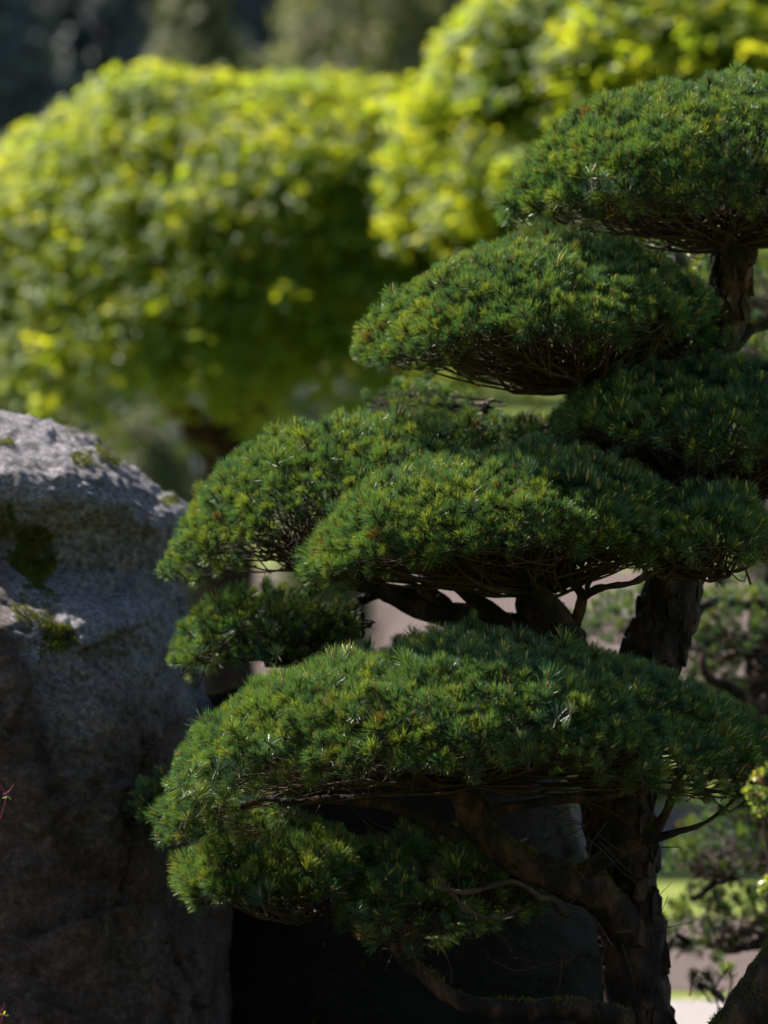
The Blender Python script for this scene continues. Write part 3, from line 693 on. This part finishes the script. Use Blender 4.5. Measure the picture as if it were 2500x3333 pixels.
# ------------------------------------------------------------------ pines behind, out of focus
bp = empty('pine_tree'); tag(bp, 'blurred pine standing behind the main trunk at the right edge', 'pine')
limb(bp, 'trunk', [(2640, 3500, 12.6, 90), (2560, 2800, 12.6, 80), (2510, 2350, 12.6, 75), (2500, 2000, 12.7, 60), (2560, 1500, 12.8, 50), (2620, 1000, 12.9, 40)], k=18, n=10, lump=0.016, seed=51, moss=900)
limb(bp, 'limb', [(2510, 2280, 12.6, 26), (2420, 2290, 12.4, 20), (2300, 2200, 12.2, 16), (2260, 2120, 12.2, 14), (2140, 2060, 12.3, 10)], seed=52, wig=0.04)
limb(bp, 'limb', [(2500, 1950, 12.6, 22), (2380, 1960, 12.4, 16), (2240, 1990, 12.3, 12)], seed=53, wig=0.04)
limb(bp, 'limb', [(2540, 2760, 12.6, 24), (2400, 2860, 12.3, 18), (2260, 2900, 12.1, 12)], seed=54, wig=0.04)
limb(bp, 'limb', [(2550, 2900, 12.6, 20), (2380, 3080, 12.3, 14), (2200, 3050, 12.1, 9)], seed=55, wig=0.04)
limb(bp, 'limb', [(2580, 1300, 12.8, 22), (2450, 1200, 12.6, 16), (2380, 1000, 12.5, 12)], seed=56, wig=0.04)
BP = [(Dome(2130, 1880, (1820, 2060), (2420, 2040), 2080, 12.7, 0.35, 0.5, 0.06, 31), (2160, 2110, 12.5), dict(gaps=0.15, sp=0.045, label='loose olive pad behind the centre trunk')),
      (Dome(2420, 1900, (2230, 2120), (2650, 2120), 2150, 12.6, 0.35, 0.5, 0.06, 32), (2400, 2150, 12.4), dict(gaps=0.15, sp=0.045, label='loose pad at the right edge below the centre pads')),
      (Dome(2400, 2200, (2290, 2330), (2560, 2330), 2330, 12.8, 0.25, 0.5, 0.04, 33), (2450, 2360, 12.7), dict(gaps=0.12, sp=0.045)),
      (Dome(2340, 2620, (2160, 2800), (2600, 2820), 2860, 12.3, 0.30, 0.5, 0.06, 34), (2350, 2870, 12.2), dict(gaps=0.1, sp=0.042)),
      (Dome(2420, 2880, (2220, 3080), (2650, 3080), 3100, 12.3, 0.28, 0.5, 0.06, 35), (2380, 3100, 12.2), dict(gaps=0.15, sp=0.042)),
      (Dome(2480, 2420, (2330, 2640), (2700, 2640), 2660, 12.4, 0.30, 0.5, 0.06, 38), (2480, 2700, 12.3), dict(gaps=0.1, sp=0.042)),
      (Dome(2300, 2060, (2060, 2230), (2520, 2250), 2290, 12.9, 0.30, 0.5, 0.06, 39), (2330, 2310, 12.8), dict(gaps=0.15, sp=0.045)),
      (Dome(2430, 770, (2290, 1020), (2650, 1020), 1030, 12.8, 0.3, 0.5, 0.05, 36), (2450, 1060, 12.6), dict(gaps=0.15, sp=0.045)),
      (Dome(2480, 1060, (2380, 1200), (2650, 1200), 1220, 12.3, 0.25, 0.5, 0.05, 37), (2480, 1240, 12.3), dict(gaps=0.12, sp=0.045)),]
for i, (dm, st, kw) in enumerate(BP): foliage_pad(bp, dm, st, seed=400 + 13 * i, nb=16, sub=3, hero=0, inner=0.2, **kw)

lp = empty('pine_tree'); tag(lp, 'leaning mossy pine trunk at the bottom right corner', 'pine')
limb(lp, 'trunk', [(2240, 3950, 9.3, 120), (2350, 3480, 9.3, 95), (2470, 3260, 9.3, 85), (2560, 3110, 9.3, 78), (2760, 2900, 9.35, 60), (2900, 2700, 9.4, 40)], k=26, n=14, lump=0.02, seed=61, moss=5000)
lb = limb(lp, 'limb', [(2400, 3400, 10.6, 14), (2360, 3270, 11.0, 10), (2280, 3210, 11.2, 6)], seed=62, mtl='twig')
limb(lp, 'limb', [(2380, 3460, 9.5, 20), (2400, 3400, 10.6, 14)], seed=64, mtl='twig')
lb2 = limb(lp, 'limb', [(2360, 3270, 11.0, 8), (2380, 3180, 11.1, 6), (2340, 3130, 11.2, 5)], seed=63, mtl='twig')
r_ = np.random.default_rng(99)
for (px, py, d, par) in ((2280, 3215, 11.2, lb), (2255, 3185, 11.2, lb), (2310, 3190, 11.2, lb), (2340, 3125, 11.2, lb2), (2360, 3165, 11.1, lb2), (2330, 3240, 11.1, lb)):
    o = bpy.data.objects.new('needle_tuft', TUFTS[int(r_.integers(0, 8))]); COL.objects.link(o); o.parent = par
    R = rotmats(np.array([[r_.normal() * 0.6 - 0.3, -0.2, 0.8]]), np.array([r_.random() * 6]))[0] * 1.25
    mtx = np.eye(4); mtx[:3, :3] = R; mtx[:3, 3] = P(px, py, d); o.matrix_local = Matrix(mtx.tolist())

# ------------------------------------------------------------------ azaleas at the edges
def oval_leaf():
    v = [(0, 0, 0)]; L = 1.0
    prof = [(0.2, 0.16), (0.5, 0.25), (0.8, 0.17)]
    for t, w_ in prof: v += [(-w_, t * L, 0.05 + 0.03 * t), (0, t * L, 0), (w_, t * L, 0.05 + 0.03 * t)]
    v.append((0, 1.0, -0.04))
    f = [(0, 2, 1), (0, 3, 2), (1, 2, 5, 4), (2, 3, 6, 5), (4, 5, 8, 7), (5, 6, 9, 8), (7, 8, 10), (8, 9, 10)]
    mb = MB(); mb.add(np.array(v), f); return mb.mesh('leaf', M['azalea_leaf'])
LEAF = oval_leaf()
def put_leaf(parent, pos, d, size, r_):
    o = bpy.data.objects.new('leaf', LEAF); COL.objects.link(o); o.parent = parent
    z = np.cross(d, r_.normal(size=3)) + np.array([0, 0, 1.2]); x = np.cross(d, z); x /= np.linalg.norm(x); y = d / np.linalg.norm(d); z = np.cross(x, y)
    mtx = np.eye(4); mtx[:3, :3] = np.stack([x, y, z], -1) * size; mtx[:3, 3] = pos; o.matrix_local = Matrix(mtx.tolist())
def azalea(root, clusters, base, size, seed, nl):
    r_ = np.random.default_rng(seed)
    for (px, py, d, rad) in clusters:
        c = P(px, py, d); rm = rad * S(d)
        mb = MB(); pth, rr = smoothpath([P(*base), (P(*base) + c) / 2 + r_.normal(size=3) * 0.03, c], [0.006, 0.004, 0.002], 6, 0.01, seed); tube(mb, pth, rr, 5)
        stems = [mb.build('stem', M['twig'], root)]
        for k in range(max(2, nl // 7)):
            dd = r_.normal(size=3); dd[2] = abs(dd[2]) * 0.7 + 0.1; dd[0] -= 0.4; dd[1] -= 0.2; dd /= np.linalg.norm(dd); tip = c + dd * rm * (0.6 + 0.5 * r_.random())
            mb = MB(); tube(mb, [c, (c + tip) / 2 + r_.normal(size=3) * 0.004, tip], [0.0016, 0.0013, 0.0009], 4); sm = mb.build('stem', M['twig'], root)
            for q in range(7):
                a = 6.283 * q / 7 + r_.random(); ax = np.cross(dd, [0.3, 0.2, 0.9]); ax /= np.linalg.norm(ax); bx = np.cross(dd, ax)
                ld = dd * (0.25 + 0.5 * r_.random()) + ax * math.cos(a) + bx * math.sin(a)
                put_leaf(root, tip - dd * 0.012 * r_.random(), ld, size * (0.75 + 0.5 * r_.random()), r_)
az = empty('azalea'); tag(az, 'sunlit small-leaved azalea poking in at the right edge', 'azalea')
azalea(az, [(2470, 2590, 8.3, 55), (2480, 2655, 8.3, 60), (2490, 2530, 8.3, 45), (2510, 2900, 8.3, 50), (2600, 2600, 8.3, 90)], (2700, 3950, 8.4), 0.017, 5, 56)
mb = MB(); r_ = np.random.default_rng(3)
for k in range(7):
    a = P(2480, 2555, 8.25); e = P(2425 + 8 * k, 2520 + 14 * r_.normal(), 8.2); tube(mb, smoothpath([a, (a + e) / 2 + np.array([0, 0, 0.006]), e], [.0007, .0006, .0008], 4)[0], np.full(9, 0.0007), 4)
mb.build('flower_stamens', M['stamen'], az)
for nm, lab, cl, base in (('azalea_sprig', 'thin red sprig with yellow leaves on the left edge, halfway down the boulder', [(22, 2590, 9.3, 14)], (-60, 2800, 9.3)),
                          ('azalea_sprig', 'thin red sprig at the bottom left corner', [(10, 3300, 9.3, 20)], (-60, 3500, 9.3))):
    sg = empty(nm); tag(sg, lab, 'azalea', 'azalea sprigs on the left edge')
    c = P(cl[0][0], cl[0][1], 9.3); b = P(*base); mb = MB(); r_ = np.random.default_rng(int(cl[0][1]))
    tube(mb, smoothpath([b, (b + c) / 2 + np.array([0.01, 0, 0.01]), c], [.0014, .0011, .0008], 5)[0], np.full(11, 0.0006), 4)
    for k in range(3):
        e = c + np.array([0.012 * r_.normal(), 0, 0.02 + 0.012 * r_.random()]); tube(mb, smoothpath([c - np.array([0.01, 0, 0]), (c + e) / 2, e], [.0009, .0008, .0006], 4)[0], np.full(9, 0.0005), 4)
    mb.build('stem', M['stamen'], sg)
    # the stem runs on to the ground
    mb = MB(); g = np.array([b[0] - 0.1, b[1], 0.0]); tube(mb, [g, (g + b) / 2, b], [.003, .002, .0014], 5); mb.build('stem', M['twig'], sg)
    for k in range(4): put_leaf(sg, c + np.array([0.004 * r_.normal(), 0, -0.002]), np.array([r_.normal() + 0.4, -0.3, 0.3 * r_.normal()]), 0.013, r_)

# ------------------------------------------------------------------ maples
def maple(label, dome, base, stems, n_shell, seed, twigs=40, sp=0.066):
    t = empty('maple_tree'); tag(t, label, 'maple', 'maples behind the pine')
    limb(t, 'trunk', stems[0], k=18, n=10, lump=0.03, freq=6, wig=0.03, seed=seed)
    for k, s_ in enumerate(stems[1:]): limb(t, 'limb', s_, k=10, wig=0.05, seed=seed + k + 1)
    r_ = np.random.default_rng(seed)
    r, th = dome.sample(n_shell * 5, sp, r_, 1.4); kr = (r < 0.9) | (r_.random(len(r)) < 0.5); r, th = r[kr], th[kr]
    p = dome.pt(r, th); n = dome.normal(r, th)
    p = p - n * (r_.random(len(p)) ** 1.4 * 0.20)[:, None]
    n_shell *= 2; th3 = r_.random(n_shell) * 6.283; r3 = np.sqrt(r_.random(n_shell)); p3 = dome.pt(r3, th3); n3 = dome.normal(r3, th3)
    p3[:, 2] -= 0.12 + 0.8 * r_.random(n_shell) ** 1.3 * np.maximum(p3[:, 2] - dome.pt(np.full(n_shell, 0.999), th3)[:, 2] - 0.15, 0)
    k3 = fbm(p3 * 2.2, seed, 2) > -0.5; p3 = p3[k3]; n3 = n3[k3]
    gap = fbm(p * np.array([2.4, 2.4, 6.5]), seed + 4, 3) > -0.5; p = p[gap]; n = n[gap]
    p = np.concatenate([p, p3]); n = np.concatenate([n, n3])
    d = n * 0.5 + np.array([0, 0, 1.0]) + r_.normal(size=n.shape) * 0.22
    R = rotmats(d, r_.random(len(p)) * 6.283)
    scatter('crown', C_MAPLE, p, eulers(R), 0.8 + 0.5 * r_.random(len(p)), t)
    return t
maple('broad yellow-green maple with a dark trunk behind the boulder',
      Dome(850, 240, (-350, 1240), (2100, 1190), 1260, 24.3, 2.0, 0.42, 0.11, 71, 1.3, 0.12, 0.42), None,
      [[(720, 2800, 24.3, 120), (735, 2200, 24.3, 105), (740, 1700, 24.3, 95), (760, 1400, 24.3, 85), (700, 1150, 24.3, 60)],
       [(745, 1600, 24.3, 60), (600, 1350, 24.1, 45), (350, 1100, 24, 30), (100, 950, 24, 15)],
       [(755, 1450, 24.3, 60), (950, 1200, 24.3, 45), (1250, 1000, 24.3, 25)],
       [(700, 1150, 24.3, 55), (720, 800, 24.5, 35), (650, 500, 24.6, 15)]], 4200, 900)
maple('tall bright maple rising behind the top pad at the upper right',
      Dome(2250, -330, (1330, 880), (3300, 900), 950, 22.6, 1.7, 0.30, 0.20, 72, 1.5, 0.18, 0.3), None,
      [[(2560, 2900, 22.6, 110), (2540, 2000, 22.6, 95), (2500, 1200, 22.6, 80), (2400, 800, 22.6, 55)],
       [(2500, 1250, 22.6, 55), (2200, 900, 22.4, 35), (1800, 650, 22.3, 18)],
       [(2400, 800, 22.6, 50), (2300, 400, 22.8, 30), (2250, 0, 22.8, 15)]], 4200, 950)

# ------------------------------------------------------------------ shrubs and trees farther back
def crown_tree(name, label, cat, group, px, base_py, top_py, hw, d, coll, n, seed, ry=None, trunk_r=0.16, bottom=None, e=0.5, sz=1.0):
    t = empty(name); tag(t, label, cat, group); r_ = np.random.default_rng(seed)
    gz = float(gh(d)); top = P(px, top_py, d); b = np.array([top[0], d, gz])
    wm = hw * S(d); ry = ry or wm
    zb = gz + (top[2] - gz) * (0.12 if bottom is None else bottom)
    mb = MB(); pth, rr = smoothpath([b - np.array([0, 0, 0.2]), (b * 0.6 + top * 0.4) + r_.normal(size=3) * 0.05 * wm, b * 0.15 + top * 0.85], [trunk_r, trunk_r * 0.7, trunk_r * 0.2], 6); tube(mb, pth, rr, 8); mb.build('trunk', M['bark'], t)
    u = r_.random(n) ** 0.8; a = r_.random(n) * 6.283; q = np.sqrt(r_.random(n) * 0.75 + 0.25)
    prof = np.maximum(1 - u ** (2 if e > 0.4 else 1.15), 0.02) ** e
    p = np.stack([top[0] + wm * q * prof * np.cos(a), d + ry * q * prof * np.sin(a), zb + (top[2] - zb) * u], -1)
    p += r_.normal(size=p.shape) * 0.06 * wm
    k = fbm(p / (wm * 0.45), seed, 2) > -0.3; p = p[k]
    nrm = np.stack([np.cos(a[k]), np.sin(a[k]), 0.4 + u[k]], -1) + r_.normal(size=p.shape) * 0.4
    R = rotmats(nrm, r_.random(len(p)) * 6.283)
    scatter('crown', coll, p, eulers(R), sz * (0.8 + 0.5 * r_.random(len(p))), t)
    return t
G1 = 'trees far up the slope'
FAR = [('far_conifer', 'dark far conifer at the upper left corner', -150, -420, 420, 74, C_DARK, 0.8), ('far_conifer', 'dark far conifer above the left end of the maple', 330, -500, 420, 80, C_DARK, 0.8),
       ('far_conifer', 'dark far conifer left of the pale olive tree', 800, -480, 380, 84, C_DARK, 0.8), ('far_conifer', 'dark far conifer between the olive tree and the tall maple', 1420, -450, 330, 82, C_DARK, 0.8),
       ('far_conifer', 'dark far conifer behind the tall maple', 1900, -450, 420, 78, C_DARK, 0.8), ('far_conifer', 'dark far conifer behind the top pad', 2450, -450, 420, 80, C_DARK, 0.8),
       ('far_tree', 'pale olive far tree rising above the maple', 1180, -150, 430, 66, C_LIGHT, 0.5), ('far_tree', 'dim green far tree above the maple crown', 640, -60, 240, 72, C_LIGHT, 0.8)]
for i, (nm, lab, px, tp, hw, d, cl, e) in enumerate(FAR):
    crown_tree(nm, lab, 'tree', G1, px, 0, tp, hw, d, cl, 1500 if cl is C_DARK else 700, 700 + i, e=e, trunk_r=0.25, bottom=0.08)
SH = [('shrub', 'pale green blurred shrub between the boulder and the maple trunk', 450, 1390, 230, 31, 620), ('shrub', 'blurred green shrub right of the maple trunk', 1060, 1480, 160, 33, 420),
      ('shrub', 'blurred olive shrub beyond the trunk at lower right', 1960, 2560, 240, 25.5, 500), ('shrub', 'low green shrub behind the gap below the second pad', 2130, 1210, 130, 48, 500),
      ('shrub', 'blurred green shrub at the right edge above the shaded pad', 2480, 1140, 120, 40, 400)]
for i, (nm, lab, px, tp, hw, d, n) in enumerate(SH):
    crown_tree(nm, lab, 'shrub', 'shrubs on the lawn slope', px, 0, tp, hw, d, C_BUSH, n * 2, 760 + i, trunk_r=0.03, bottom=0.03, sz=1.6)
for i, (px, tp, hw, d) in enumerate([(-120, 1130, 330, 44), (300, 1090, 330, 46), (720, 1120, 330, 45), (1150, 1100, 330, 47)]):
    crown_tree('shrub', ['dark clipped shrub behind the boulder top', 'dark clipped shrub behind the left half of the maple', 'dark clipped shrub behind the maple trunk', 'dark clipped shrub behind the right half of the maple'][i], 'shrub', 'dark shrubs up the slope', px, 0, tp, hw, d, C_DARK, 1300, 790 + i, trunk_r=0.06, bottom=0.02, e=0.42, sz=0.45)
# the wood that closes the view
r_ = np.random.default_rng(55); n = 5200
p = np.stack([r_.uniform(-24, 24, n), r_.uniform(96, 108, n), np.zeros(n)], -1); p[:, 2] = gh(p[:, 1]) + r_.random(n) * (13 + 2.5 * vn(p * 0.3, 4))
R = rotmats(np.array([0, -0.6, 0.5]) + r_.normal(size=(n, 3)) * 0.5, r_.random(n) * 6.283)
wd = scatter('far_wood', C_DARK, p, eulers(R), 1.6 + 0.8 * r_.random(n)); tag(wd, 'dark mass of far woodland closing the view', 'woodland', kind='stuff')


# ------------------------------------------------------------------ unseen tall trees, added behind the viewer to block sky light
for i, (x, y, h_, wd_) in enumerate([(-3.5, -9, 15, 5), (5, -8, 15, 5.5)]):
    t = empty('added_shade_tree'); tag(t, ['unseen shade tree added straight behind the viewer', 'unseen shade tree added behind the viewer on the right', 'unseen shade tree added well right of the azalea'][i], 'tree', 'added shade trees around the viewer')
    r_ = np.random.default_rng(820 + i); b = np.array([x, y, 0.0]); top = np.array([x, y, float(h_)])
    mb = MB(); pth, rr = smoothpath([b - np.array([0, 0, .2]), b * .6 + top * .4, b * .1 + top * .9], [0.32, 0.24, 0.05], 8, 0.05, i); tube(mb, pth, rr, 10); mb.build('trunk', M['bark'], t)
    n = 900; u = r_.random(n); a = r_.random(n) * 6.283; q = np.sqrt(r_.random(n) * 0.7 + 0.3); pr = np.sqrt(np.maximum(1 - (u * 1.25 - 0.25) ** 2, 0.03))
    p = np.stack([x + wd_ * q * pr * np.cos(a), y + wd_ * q * pr * np.sin(a), 1.5 + (h_ - 1.5) * u], -1)
    R = rotmats(np.stack([np.cos(a), np.sin(a), 0.5 + u], -1) + r_.normal(size=(n, 3)) * 0.4, r_.random(n) * 6.283)
    scatter('crown', C_DARK, p, eulers(R), 1.0 + 0.6 * r_.random(n), t)
